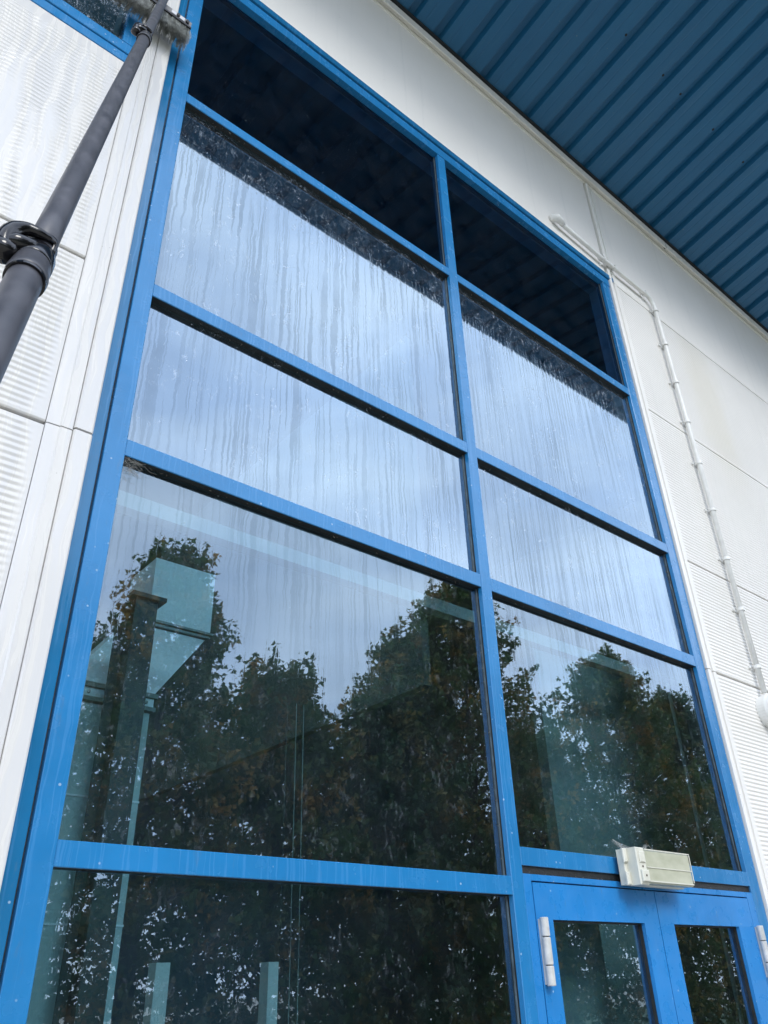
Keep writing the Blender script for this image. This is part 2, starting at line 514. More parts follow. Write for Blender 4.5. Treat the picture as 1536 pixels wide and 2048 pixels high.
# smooth fascia panels under the eave
def flat_panel(x0, x1, z0, z1, mat=None):
    b = MB(); b.box(x0, x1, 0.0, .05, z0, z1, ch=.003)
    return b.obj('smooth_panel', mat or M['white_flat'], B)
flat_panel(-1.56, 1.592, 5.845, 6.90)
flat_panel(1.700, 9.0, 5.811 + GAP, 6.90)
flat_panel(-9.0, -1.640, 5.811 + GAP, 6.90)

# backing so that joints read as dark gaps, not as holes
b = MB()
b.box(-9.0, -1.48, .052, .16, 0, 4.74); b.box(-9.0, -2.80, .052, .16, 4.74, 5.75); b.box(-9.0, -1.48, .052, .16, 5.75, 7.3)
b.box(1.605, 9.0, .052, .16, 0, 7.3); b.box(-1.48, 1.605, .052, .16, 5.80, 7.3)
b.box(-1.70, -1.48, .052, .16, 4.74, 5.75)
b.obj('backing_wall', M['joint'], B)
# plinth under the cladding
b = MB(); b.box(-9.0, -1.51, -.01, .05, 0, .118); b.box(1.61, 9.0, -.01, .05, 0, .118)
b.obj('plinth', simple('concrete_plinth', (.30, .29, .27), .85, bump=.4), B)

# --- left corner flashings (white, two steps) with their horizontal joint at z=3.38
def vstrip(name, x0, x1, y0, z0, z1, mat, ch=.003, y1=.05):
    b = MB(); b.box(x0, x1, y0, y1, z0, z1, ch=ch)
    return b.obj(name, mat, B)
for z0, z1 in ((0.0, 3.064), (3.068, 5.81), (5.814, 6.90)):
    dz = 0 if z0 < 1 else 0
    prof = [(-1.6325, .05), (-1.6325, -.004), (-1.629, -.007), (-1.598, -.009), (-1.594, -.013), (-1.566, -.013), (-1.563, -.010), (-1.563, .05)]
    b = MB(); b.prism(prof, (0, 0, z0), (1, 0, 0), (0, 1, 0), (0, 0, 1), z1 - z0)
    b.obj('trim_strip', M['white_wet'], B)
for z0, z1 in ((0.0, 3.072), (3.079, 5.842)):
    prof = [(-1.5612, .05), (-1.5612, -.010), (-1.557, -.015), (-1.514, -.015), (-1.510, -.012), (-1.510, .05)]
    b = MB(); b.prism(prof, (0, 0, z0), (1, 0, 0), (0, 1, 0), (0, 0, 1), z1 - z0)
    b.obj('trim_strip', M['white_wet'], B)

# --- right flashings
for z0, z1 in ((0.0, 3.062), (3.067, 5.81), (5.814, 6.815)):
    prof = [(1.608, .05), (1.608, -.010), (1.612, -.014), (1.632, -.014), (1.636, -.010), (1.638, .012), (1.662, .014), (1.666, -.006), (1.694, -.006), (1.697, .0), (1.697, .05)]
    b = MB(); b.prism(prof, (0, 0, z0), (1, 0, 0), (0, 1, 0), (0, 0, 1), z1 - z0)
    b.obj('trim_strip', M['white'] if z0 < 5.5 else M['trim'], B)

# --- eave trim: box with a lip
b = MB()
prof = [(.05, 6.82), (-.006, 6.82), (-.006, 6.826), (-.009, 6.828), (-.010, 6.852), (-.029, 6.852), (-.030, 6.830), (-.037, 6.830), (-.039, 6.833), (-.039, 6.900), (-.030, 6.908), (.05, 6.912)]
b.prism([(p[0], p[1]) for p in prof], (-9, 0, 0), (0, 1, 0), (0, 0, 1), (1, 0, 0), 18)
b.obj('eave_trim', M['trim'], B)
for xj in (-1.2, 2.62, 5.9):
    b = MB(); b.box(xj, xj + .004, -.0405, -.02, 6.830, 6.906); b.obj('trim_joint', M['joint'], B)

# --- canopy: profiled blue soffit rising outward at 10.5 degrees
TA = R(10.8)
dirv = Vector((0, -math.cos(TA), math.sin(TA))); upv = Vector((0, math.sin(TA), math.cos(TA)))
SO = Vector((0, -.036, 6.935))   # foot of the soffit at the wall
LEN = 1.73
PR = .2134
prof = []
k0, k1 = -45, 36
for k in range(k0, k1):
    xr = 1.183 + PR * k
    x0 = xr - PR
    # pan (low), small stiffener, then the recess at the right end
    prof += [(x0, 0), (x0 + .052, 0), (x0 + .055, .0015), (x0 + .063, .0015), (x0 + .066, 0), (x0 + .134, 0), (x0 + .1355, .005), (x0 + .144, .006),
             (x0 + .156, .040), (x0 + .200, .040)]
prof.append((1.183 + PR * (k1 - 1), 0))
b = MB()
nseg = 10
vs, fs = [], []
P_ = len(prof)
for s in range(nseg + 1):
    d = LEN * s / nseg
    for (x, h) in prof:
        vs.append(SO + Vector((x, 0, 0)) + dirv * d + upv * h)
for s in range(nseg):
    for j in range(P_ - 1):
        p = s * P_ + j
        fs.append((p, p + 1, p + P_ + 1, p + P_))
b.add(vs, fs)
sof = b.obj('roof_soffit', M['soffit'], B)
# screws
b = MB()
rnd = random.Random(5)
for k in (-1, 1, 2, 4, 6):
    c = SO + Vector((1.183 + PR * (k + .625), 0, 0)) + dirv * .766 + upv * .001
    b = MB()
    b.lathe(c, -upv, [(0, .009), (.002, .009), (.002, .005), (.007, .005), (.007, 0)], 8)
    b.obj('roofing_screw', M['dark'], B)
# dark strip as the shade of the eave gap; gutter, roof deck above
b = MB()
b.box(-9, 9, -.054, .05, 6.912, 6.926)
b.obj('eave_gap_strip', M['dark'], B)
e = SO + dirv * LEN
b = MB()
b.box(-16.2, 8.7, e.y - .045, e.y + .006, e.z - .012, e.z + .24, ch=.004)
b.obj('canopy_fascia', M['soffit'], B)
b = MB()
b.add([(-16.2, e.y, e.z + .16), (8.7, e.y, e.z + .16), (8.7, .0, 7.20), (-16.2, .0, 7.20), (-16.2, e.y, e.z + .20), (8.7, e.y, e.z + .20), (8.7, .0, 7.32), (-16.2, .0, 7.32)],
      [(0, 1, 2, 3), (4, 7, 6, 5), (0, 4, 5, 1), (1, 5, 6, 2), (0, 3, 7, 4), (2, 6, 7, 3)])
for (x0, x1, y0, y1) in ((-16.2, -3.9, 0.001, 7), (-1.5, 8.7, 0.001, 7), (-3.9, -1.5, .001, .2), (-3.9, -1.5, 4.4, 7)):  # deck left open for the added rooflight
    b.box(x0, x1, y0, y1, 7.14, 7.26)
b.obj('roof_deck', simple('grey_roof_sheet', (.25, .26, .27), .6), B)
t = NT('added_rooflight_sheet')
tl = t.node('ShaderNodeBsdfTranslucent'); tl.inputs['Color'].default_value = (.85, .87, .85, 1)
b = MB(); b.box(-3.9, -1.5, .2, 4.4, 7.20, 7.206); b.obj('added_rooflight', t.done(tl), B)  # added out of view to let sky light onto the duct

# --- glazed screen: posts, transoms, head
def bar(name, x0, x1, z0, z1, y0=0.0, y1=.020, mat=None, ch=.0015):
    b = MB(); b.box(x0, x1, y0, y1, z0, z1, ch=ch)
    return b.obj(name, mat or M['blue'], screen)
b = MB()
b.box(XL[0], XL[1], .0, .020, 0, 5.730, ch=.0018)
screen = b.obj('glazed_screen', M['blue'], B)
bar('outer_jamb', -1.508, -1.4745, 0, 5.790, y0=.004, mat=M['blue_wet'])
bar('mullion', XM[0], XM[1], 0, 5.730, ch=.0018)
bar('mullion', XR[0], XR[1], 0, 5.730, ch=.0018)
for n_, z0, z1 in TR:
    bar('transom', XL[1], XM[0], z0, z1, y0=.0018, y1=.006)
    bar('transom', XM[1], XR[0], z0, z1, y0=.0018, y1=.006)
bar('transom', XL[1], XM[0], 1.995, 2.049, y0=.0004, y1=.008)
bar('transom', XM[1], XR[0], 2.084, 2.140, y0=.0004, y1=.008)
bar('bottom_rail', XL[1], XM[0], .03, .13, y0=.0004)
# head: two members with a shadow groove, top one oversails
bar('head_rail', XL[0] - .040, XR[1] + .003, 5.7305, 5.795, y0=-.003, y1=.03)
b = MB()
b.prism([(.05, 5.803), (-.010, 5.803), (-.012, 5.806), (-.012, 5.842), (.05, 5.845)], (-1.512, 0, 0), (0, 1, 0), (0, 0, 1), (1, 0, 0), 1.512 + 1.652)
b.obj('head_flashing', M['blue_wet'], screen)
# black rebates and gaskets behind the caps
b = MB()
for (x0, x1) in ((XL[0] - .006, XL[1]), (XM[0], XM[1]), (XR[0], XR[1] + .008)):
    b.box(x0 + .0004, x1 - .0004, .0205, .052, 0, 5.800)
for n_, z0, z1 in TR:
    for x0, x1 in ((XL[1], XM[0]), (XM[1], XR[0])):
        b.box(x0, x1, .0065, .050, z0 + .0008, z1 - .0008)
b.box(XL[1], XM[0], .0085, .050, 1.9958, 2.0482)
b.box(XM[1], XR[0], .0085, .050, 2.0605, 2.1392)
b.box(XL[1], XR[0], .0305, .050, 5.715, 5.800)
b.box(XL[0] - .042, XL[0] - .0065, .0245, .052, 0, 5.800)
b.obj('gasket', M['gasket'], screen)
# glazing beads at both sides of each pane
rows = [(4.815, 5.7305), (3.744, 4.764), (3.116, 3.690), (2.049, 3.060), (.13, 1.995)]
rows_r = rows[:3] + [(2.140, 3.060)]
for rws, (x0, x1) in ((rows, (XL[1], XM[0])), (rows_r, (XM[1], XR[0]))):
    for z0, z1 in rws:
        b = MB(); b.box(x1 - .0060, x1 - .0005, .0255, .0295, z0 + .001, z1 - .001); b.obj('glazing_bead', M['bead'], screen)
        b = MB(); b.box(x0 + .0005, x0 + .0060, .0255, .0295, z0 + .001, z1 - .001); b.obj('glazing_bead', M['bead'], screen)
# panes
def pane(x0, x1, z0, z1, mat, parent, y=0.030, label=None):
    b = MB()
    b.add([(x0, y, z0), (x1, y, z0), (x1, y, z1), (x0, y, z1)], [(0, 1, 2, 3)], 0)
    e_ = .006
    b.add([(x0, y, z0), (x1, y, z0), (x1, y + e_, z0), (x0, y + e_, z0)], [(3, 2, 1, 0)], 1)
    b.add([(x0, y, z1), (x1, y, z1), (x1, y + e_, z1), (x0, y + e_, z1)], [(0, 1, 2, 3)], 1)
    o = b.obj('pane', [mat, M['clear']], parent)
    if label: o['label'] = label
    return o
mats_l = ['glass_upper', 'glass_heavy', 'glass_mid', 'glass_low', 'glass_dry']
mats_r = ['glass_upper', 'glass_heavy_fine', 'glass_heavy_fine', 'glass_low']
lab = ['dry upper pane reflecting the dark canopy', 'soapy pane streaked with running water', 'wet pane with thin drips', 'pane reflecting trees and sky', 'low pane reflecting tree trunks']
for (z0, z1), k, lb in zip(rows, mats_l, lab): pane(XL[1] + .001, XM[0] - .001, z0, z1, M[k], screen, label=lb)
for (z0, z1), k, lb in zip(rows_r, mats_r, lab): pane(XM[1] + .001, XR[0] - .001, z0, z1, M[k], screen, label=lb)

# --- double door
DZ = 2.036
b = MB()   # door frame
b.box(XM[1] + .0005, .1185, .0015, .045, 0, 2.0600, ch=.001)
b.box(1.476, XR[0] - .0005, .0015, .045, 0, 2.0600, ch=.001)
b.box(.1185, 1.476, .0025, .045, 2.0405, 2.0600, ch=.001)
fr = b.obj('door_frame', M['blue_dry'], B)
b = MB(); b.box(XM[1], XR[0], .020, .045, 2.0602, 2.0838); b.box(.1187, 1.4758, .026, .046, 0.0, 2.040)
# opening cut: the stop is only a rim, so use four bars
b = MB()
b.box(XM[1], XR[0], .016, .045, 2.0602, 2.0838)
b.obj('gasket', M['gasket'], fr)
def leaf(x0, x1, g0, g1, hinge_x):
    z0, z1, zt, zb = .008, DZ, 1.930, .28
    b = MB()
    y0, y1 = .002, .046
    def bx(a, c, d, e): b.box(a, c, y0, y1, d, e, ch=.0)
    bx(x0, g0, z0, z1); bx(g1, x1, z0, z1); bx(g0, g1, zt, z1); bx(g0, g1, z0, zb)
    d = b.obj('door', M['blue_dry'], B)
    pane(g0, g1, zb, zt, M['glass_dry'], d, y=.028)
    s = MB()
    s.box(g0 + .0002, g0 + .005, .016, .0275, zb, zt); s.box(g1 - .005, g1 - .0002, .016, .0275, zb, zt); s.box(g0 + .005, g1 - .005, .016, .0275, zt - .005, zt - .0002)
    s.obj('gasket', M['gasket'], d)
    for (a, c) in ((1.748, 1.934), (.95, 1.136), (.15, .336)):
        hb = MB()
        L = c - a
        r_ = .0135
        parts = [(a, a + L * .285), (a + L * .30, a + L * .70), (a + L * .715, c)]
        for (p, q) in parts:
            hb.lathe((hinge_x, -.016, p), (0, 0, 1), [(0, 0), (0, r_ * .9), (.002, r_), (q - p - .002, r_), (q - p, r_ * .9), (q - p, 0)], 20, 0)
        hb.lathe((hinge_x, -.016, a + .002), (0, 0, 1), [(0, 0), (0, r_ * .8), (L - .004, r_ * .8), (L - .004, 0)], 16, 1)
        hb.box(hinge_x - .009, hinge_x + .009, -.010, .0015, a + .004, c - .004, 0)
        hb.obj('hinge', [M['hinge'], M['gasket']], d, smooth=False)
    # push bar inside
    return d
M['hinge'] = simple('white_coated_hinge', (.52, .52, .50), .35, var=.2, vscale=25)
leaf(.1225, .7985, .203, .706, .137)
leaf(.8025, 1.4725, .892, 1.356, 1.486)

# --- upper left window in the cladding
b = MB()
b.box(-2.80, -1.636, .004, .030, 4.757, 4.806, ch=.002)
b.box(-2.80, -1.636, -.002, .030, 4.8065, 4.8635, ch=.002)
b.box(-1.6885, -1.636, -.0025, .030, 4.864, 5.70, ch=.002)
b.box(-2.80, -2.7485, -.0025, .030, 4.864, 5.70, ch=.002)
b.box(-2.80, -1.636, -.0022, .030, 5.7005, 5.760, ch=.002)
win = b.obj('window', M['blue'], B)
pane(-2.749, -1.688, 4.862, 5.701, M['glass_foam'], win, y=.028, label='dark pane with soap foam running down')
b = MB()
b.box(-2.80, -1.70, .031, .050, 4.757, 4.862); b.box(-1.699, -1.636, .031, .05, 4.757, 5.76)
b.obj('gasket', M['gasket'], win)

# --- interior: floor, walls, ceiling of the dark room behind the glass
b = MB(); b.box(-2.82, -1.56, .19, .21, 4.70, 5.80); b.obj('added_dark_board', simple('dark_board', (.02, .025, .03), .8), B)  # added board behind the window, keeps the rooflight out of sight
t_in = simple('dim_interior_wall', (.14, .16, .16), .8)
b = MB(); b.box(-4.1, -4.0, .17, 5.7, 0, 7.2); b.obj('interior_wall', simple('white_interior_wall', (.75, .76, .74), .8), B)
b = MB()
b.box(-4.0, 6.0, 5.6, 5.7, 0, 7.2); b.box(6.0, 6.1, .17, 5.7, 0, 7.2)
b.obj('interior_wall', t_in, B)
b = MB(); b.box(-4.0, 6.0, .17, 5.6, .0, .02); b.obj('interior_floor', simple('grey_floor', (.12, .12, .12), .5), B)
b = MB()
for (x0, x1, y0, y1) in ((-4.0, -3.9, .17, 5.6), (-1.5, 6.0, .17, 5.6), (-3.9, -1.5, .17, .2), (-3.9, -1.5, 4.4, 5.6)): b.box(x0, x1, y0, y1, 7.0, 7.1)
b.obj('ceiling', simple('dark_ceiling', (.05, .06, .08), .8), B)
M['pale_in'] = simple('pale_interior_paint', (.62, .66, .66), .6, var=.06)
b = MB(); b.box(.080, .120, .41, 3.2, 2.80, 4.70); b.obj('partition', simple('dull_partition', (.09, .11, .11), .7), B)
b = MB(); b.box(1.07, 2.6, .62, .68, 0, 3.3); b.obj('partition', simple('grey_partition', (.22, .27, .27), .7), B)
b = MB(); b.box(.56, .84, .30, .33, 0, 2.05); b.obj('interior_panel', simple('teal_panel', (.22, .27, .27), .6), B)
# steel column beside the duct
M['steel'] = simple('grey_column_paint', (.060, .075, .085), .5)
b = MB()
b.box(-1.080, -1.000, .60, .608, 0, 2.94); b.box(-1.080, -1.000, .752, .760, 0, 2.94); b.box(-1.048, -1.036, .608, .752, 0, 2.94)
b.box(-1.10, -.975, .585, .775, 2.94, 2.955)
b.obj('steel_column', M['steel'], B)
for (x, w) in ((-.575, .055), (-.10, .05)):
    b = MB(); b.box(x, x + w, 1.2, 1.26, 0, 1.86); b.obj('interior_post', M['pale_in'], B)
b = MB(); b.box(-2.2, 2.4, .35, .40, 3.115, 3.17); b.obj('interior_beam', simple('grey_beam_paint', (.30, .34, .34), .6), B)
for cx in (-.675, -.640, -.612):
    b = MB(); b.tube([(cx, .25, 0), (cx + .004, .25, 1.5), (cx, .25, 2.55)], .0013, 6); b.obj('hanging_cord', M['steel'] if cx < -.66 else simple('grey_cord', (.25, .28, .28)), B)
b = MB(); b.tube([(1.745, .30, 0), (1.745, .30, 3.1)], .009, 10); b.obj('interior_pipe', M['pale_in'], B)

# ------------------------------------------------------------------ ventilation duct inside
duct = empty('ventilation_duct', (-1.0, 1.0, 0))
tag(duct, 'pale cranked ventilation duct with flanged joints seen behind the lower left glass', 'duct')
def dbox(name, q0, q1, z0, z1, y0=.90, y1=1.16, mat=None, lean=0.0):
    """q: (x left, x right) at the bottom and at the top"""
    vs = [(q0[0] + 1, y0 - 1, z0), (q0[1] + 1, y0 - 1, z0), (q0[1] + 1, y1 - 1, z0), (q0[0] + 1, y1 - 1, z0),
          (q1[0] + 1, y0 - 1 + lean, z1), (q1[1] + 1, y0 - 1 + lean, z1), (q1[1] + 1, y1 - 1 + lean, z1), (q1[0] + 1, y1 - 1 + lean, z1)]
    b = MB(); b.add(vs, [(0, 3, 2, 1), (4, 5, 6, 7), (0, 1, 5, 4), (1, 2, 6, 5), (2, 3, 7, 6), (3, 0, 4, 7)])
    return b.obj(name, mat or M['duct'], duct)
M['duct'] = simple('pale_duct_sheet', (.86, .90, .96), .35, var=.05)
M['duct_shaded'] = simple('shaded_duct_sheet', (.50, .60, .62), .4, var=.08)  # darker copy of the duct sheet, shade put into its colour
M['flange'] = simple('galvanised_flange', (.30, .34, .34), .35, metal=.6)
dbox('lower_section', (-1.19, -.850), (-1.19, -.850), 0.02, 2.645, mat=M['duct_shaded'])
dbox('offset_section', (-1.165, -.838), (-.885, -.530), 2.722, 3.090, lean=.25)  # leaned back so its face catches more light from above
dbox('upper_section', (-.80, -.508), (-.80, -.508), 3.125, 3.415, 1.15, 1.41)
for (x0, x1, z0, z1, dy) in ((-1.21, -.835, 2.650, 2.665, 0), (-1.20, -.830, 2.700, 2.716, 0), (-.90, -.515, 3.094, 3.104, .25), (-.83, -.50, 3.112, 3.122, .25)):
    dbox('flange', (x0, x1), (x0, x1), z0, z1, .885 + dy, 1.175 + dy, M['flange'])
b = MB(); b.box(-1.20 + 1, -.842 + 1, -.106, .17, 2.667, 2.698)
b.obj('joint_band', M['duct'], duct)
for i in range(5):
    b = MB(); b.lathe((-1.16 + .072 * i + 1, -.106, 2.682), (0, -1, 0), [(0, .007), (.005, .006), (.006, 0)], 8); b.obj('bolt', M['flange'], duct)
for z in (2.33, 1.95, 1.42): dbox('seam', (-1.192, -.848), (-1.192, -.848), z, z + .006, .897, 1.163, M['duct'])

# ------------------------------------------------------------------ emergency light over the door
el = empty('emergency_light', (.76, 0, 2.06))
tag(el, 'yellowed white bulkhead emergency light mounted on the blue rail over the double doors', 'light fitting')
M['abs'] = simple('aged_white_plastic', (.62, .61, .52), .42, var=.08, vscale=20)
M['lens'] = (lambda t: t.done(t.principled(Base_Color=t.mixc(t.ramp(t.noise(t.mapping(t.P, (12, 12, 26)), 1, 4), [(.3, 0), (.7, 1)]), (.44, .45, .33), (.60, .60, .47)), Roughness=.22, Subsurface_Weight=.0, Transmission_Weight=.12)))(NT('yellowed_lens'))
M['dirt'] = simple('grime', (.13, .11, .09), .9, var=.5, vscale=60, bump=.6)
ox, oz = -.76, -2.06
def eb(name, mat, boxes, chs=.004):
    b = MB()
    for (x0, x1, y0, y1, z0, z1) in boxes: b.box(x0 + ox, x1 + ox, y0, y1, z0 + oz, z1 + oz, ch=chs)
    return b.obj(name, mat, el)
eb('base_plate', M['dirt'], [(.600, .900, -.020, -.0005, 2.052, 2.150)], .006)
eb('housing', M['abs'], [(.572, .930, -.048, -.021, 2.044, 2.160)], .003)
eb('end_cap', M['abs'], [(.565, .586, -.058, -.0485, 2.115, 2.162), (.565, .5855, -.058, -.0485, 2.042, 2.085), (.5865, .637, -.095, -.0487, 2.041, 2.163)], .004)
eb('terminal_box', M['abs'], [(.597, .630, -.100, -.0955, 2.112, 2.150)], .003); eb('terminal_box', M['abs'], [(.592, .633, -.104, -.0955, 2.050, 2.088)], .003)
lz = eb('diffuser', M['lens'], [(.638, .930, -.092, -.0485, 2.047, 2.160)], .007)
eb('diffuser_rib', M['abs'], [(.640, .928, -.0945, -.0925, 2.098, 2.101), (.645, .925, -.0945, -.0925, 2.052, 2.056), (.640, .930, -.0945, -.0925, 2.157, 2.160), (.9265, .930, -.0946, -.0925, 2.060, 2.156)], 0)
for k in range(3):
    b = MB(); b.lathe((.612 + ox, -.1045 if k == 0 else -.0955, (2.07, 2.10, 2.13)[k] + oz), (0, -1, 0), [(0, .004), (.002, .003), (.002, 0)], 8)
    b.obj('screw', M['dirt'], el)

# cobwebs: fine threads
M['web'] = simple('cobweb_silk', (.42, .42, .40), .8)
def web(name, pts_fn, n, r=.0006, label=None, seed=1, mat=None):
    rn = random.Random(seed); b = MB()
    for _ in range(n):
        b.tube(pts_fn(rn), r, 3, cap=False)
    o = b.obj(name, mat or M['web']); tag(o, label, 'cobweb')
    return o
def light_web(rn):
    a = Vector((.74 + rn.uniform(-.10, .10), rn.uniform(-.04, -.02), 2.161))
    k_ = rn.uniform(-1, 1); c = Vector((.74 + k_ * .12, .027, 2.165 + .035 * abs(k_) + rn.uniform(.0, .012)))
    mm = (a + c) / 2 + Vector((rn.uniform(-.02, .02), 0, -.012))
    return [a, mm, c]
web('cobweb', light_web, 70, .0004, 'fine cobweb strung above the emergency light against the glass', 3)
def corner_web(rn):
    x = -1.409 + abs(rn.gauss(0, .03)); z = 3.060 - abs(rn.gauss(0, .018))
    a = Vector((x, rn.uniform(.004, .026), z))
    c = a + Vector((rn.uniform(-.02, .05), rn.uniform(-.01, .01), rn.uniform(-.035, .01)))
    c.x = max(c.x, -1.408); c.y = min(.028, max(.003, c.y)); c.z = min(3.06, c.z)
    mm = (a + c) / 2 + Vector((rn.uniform(-.01, .01), 0, rn.uniform(-.01, .01)))
    mm.y = min(mm.y, .028)
    return [a, mm, c]
web('cobweb', corner_web, 60, .00028, 'dusty tangled cobweb in the frame corner at the left post', 4)
# dirt and insects caught under the transoms and along the beads
rn = random.Random(11); b = MB()
def bit(p, s):
    d = Vector((rn.gauss(0, 1), rn.gauss(0, .5), rn.gauss(0, 1))).normalized()
    b.tube([p - d * s, p + d * s * .3 + Vector((rn.uniform(-s, s) * .3, 0, 0)), p + d * s], [s * .15, s * .28, s * .1], 4)
for z in (4.764, 3.690, 3.060):
    for (x0, x1) in ((XL[1], XM[0]), (XM[1], XR[0])):
        for _ in range(20): bit(Vector((rn.uniform(x0, x1), rn.uniform(.010, .027), z - abs(rn.gauss(0, .003)) - .001)), rn.uniform(.0015, .005))
for x in (XM[0] - .011, XR[0] - .011):
    for _ in range(70): bit(Vector((x + rn.uniform(-.004, .004), rn.uniform(.020, .026), rn.uniform(2.1, 4.75))), rn.uniform(.0015, .005))
for _ in range(50): bit(Vector((rn.uniform(.10, 1.5), rn.uniform(.006, .014), 2.062 + abs(rn.gauss(0, .004)))), rn.uniform(.0015, .004))
o = b.obj('frame_debris', simple('pale_debris', (.20, .18, .15), .9, var=.6, vscale=50)); tag(o, 'bits of dirt, husks and dead insects stuck along the blue frame edges', 'debris', kind='stuff')

# ------------------------------------------------------------------ conduit on the right-hand wall
M['pipe'] = simple('painted_conduit', (.72, .72, .69), .4, var=.08, vscale=14, bump=.15)
cd = empty('cable_conduit', (2.110, -.03, 3.03))
tag(cd, 'off white painted conduit running over the window head and down the right wall', 'conduit')
O = Vector((2.110, -.03, 3.03))
pts = [Vector((1.115, -.032, 5.960)), Vector((1.53, -.032, 5.932)), Vector((2.035, -.032, 5.920))]
for k in range(1, 8):
    a = R(90 * k / 7)
    pts.append(Vector((2.035 + .078 * math.sin(a), -.032, 5.842 + .078 * math.cos(a))))
pts += [Vector((2.112, -.032, 5.0)), Vector((2.108, -.032, 3.03))]
b = MB(); b.tube([p - O for p in pts], .0145, 16); b.obj('tube', M['pipe'], cd, smooth=True)
b = MB()
b.tube([p - O for p in (Vector((1.130, -.034, 5.959)), Vector((1.095, -.040, 5.965)), Vector((1.070, -.038, 5.977)), Vector((1.057, -.016, 5.985)), Vector((1.055, .001, 5.985)))], [.016, .023, .028, .029, .029], 16)
b.obj('entry_hood', M['pipe'], cd, smooth=True)
def clip(c, vert):
    b = MB()
    ax = Vector((0, 0, 1)) if vert else Vector((1, 0, -.03)).normalized()
    sd_ = Vector((1, 0, 0)) if vert else Vector((0, 0, 1))
    b.lathe(c - ax * .009 - O, ax, [(0, .0168), (0, .0205), (.018, .0205), (.018, .0168)], 18)
    for s in (-1, 1):
        q = c + sd_ * (s * .031)
        b.tube([q + Vector((0, .031, 0)) - O, q + Vector((0, .020, 0)) - O], .0075, 8)
        b.box(*sorted((c.x - O.x + sd_.x * s * .018 - (.006 if not vert else 0), c.x - O.x + sd_.x * s * .038 + (.006 if not vert else 0))),
              .022, .029, *sorted((c.z - O.z + sd_.z * s * .018 - (.007 if vert else 0), c.z - O.z + sd_.z * s * .038 + (.007 if vert else 0))))
    b.obj('saddle_clip', M['pipe'], cd)
for z in (5.805, 5.484, 5.146, 4.817, 4.496, 4.155, 3.824, 3.506, 3.171): clip(Vector((2.110, -.032, z)), True)
clip(Vector((1.66, -.032, 5.929)), False); clip(Vector((1.54, -.032, 5.932)), False); clip(Vector((2.02, -.032, 5.920)), False)

# round white wall fitting at the lower end
wf = empty('wall_lamp', (2.118, 0, 2.932))
tag(wf, 'round white wall fitting at the lower end of the conduit, cut by the photo edge', 'wall lamp')
b = MB()
b.lathe((0, 0, 0), (0, -1, 0), [(0.001, .0), (.001, .085), (.045, .088), (.060, .083), (.060, 0)], 36)
b.obj('body', M['pipe'], wf, smooth=False)
b = MB(); b.lathe((0, -.0605, 0), (0, -1, 0), [(0, .080), (.03, .076), (.06, .062), (.08, .038), (.088, 0)], 36)
b.obj('dome', M['pipe'], wf, smooth=True)

# small sensor wire pins beside the header joint
# ------------------------------------------------------------------ telescopic cleaning pole and brush
P0 = Vector((-1.601, -.150, 5.115)); PD = Vector((-0.11613756, -0.35685342, -0.926913)).normalized()
def pp(s): return P0 + PD * s
cp = empty('cleaning_pole', tuple(P0))
tag(cp, 'dark grey telescopic window cleaning pole with lever clamps and a wet brush on the wall', 'cleaning pole')
def carbon():
    t = NT('grey_pole_tube')
    n = t.noise(t.P, 22, 5, .6)
    c = t.mixc(t.ramp(n, [(.3, 0), (.75, 1)]), (.040, .041, .050), (.072, .073, .086))
    dd = t.math('MULTIPLY', t.ramp(t.voro(t.P, 90), [(.08, 1), (.15, 0)]), t.ramp(t.noise(t.P, 14, 2), [(.52, 0), (.58, 1)]))
    c = t.mixc(t.math('MULTIPLY', dd, .5), c, (.03, .03, .035))
    return t.done(t.principled(Base_Color=c, Roughness=t.ramp(n, [(.3, .32), (.7, .5)]), Normal=t.bump(t.noise(t.P, 160, 3), .06, .002)))
M['pole'] = carbon()
M['clamp'] = (lambda t: t.done(t.principled(Base_Color=(.006, .006, .008), Roughness=.14, Normal=t.bump(t.noise(t.P, 40, 2), .1, .002))))(NT('glossy_black_plastic'))
M['collar'] = simple('dark_grey_collar', (.055, .056, .066), .35)
viewc = Vector((-2.0357, -1.8358, 1.752))
def pframe(s):
    c = pp(s); e2 = (viewc - c); e2 -= PD * e2.dot(PD); e2.normalize()   # side of the pole facing the operator
    e1 = PD.cross(e2).normalized()
    return c, e1, e2
for (s0, s1, r_) in ((-.02, 1.34, .0138), (1.24, 2.96, .0146), (2.90, 3.56, .0168)):
    b = MB(); b.tube([pp(s0 + (s1 - s0) * i / 12) - P0 for i in range(13)], r_, 32)
    b.obj('pole_section', M['pole'], cp, smooth=True)
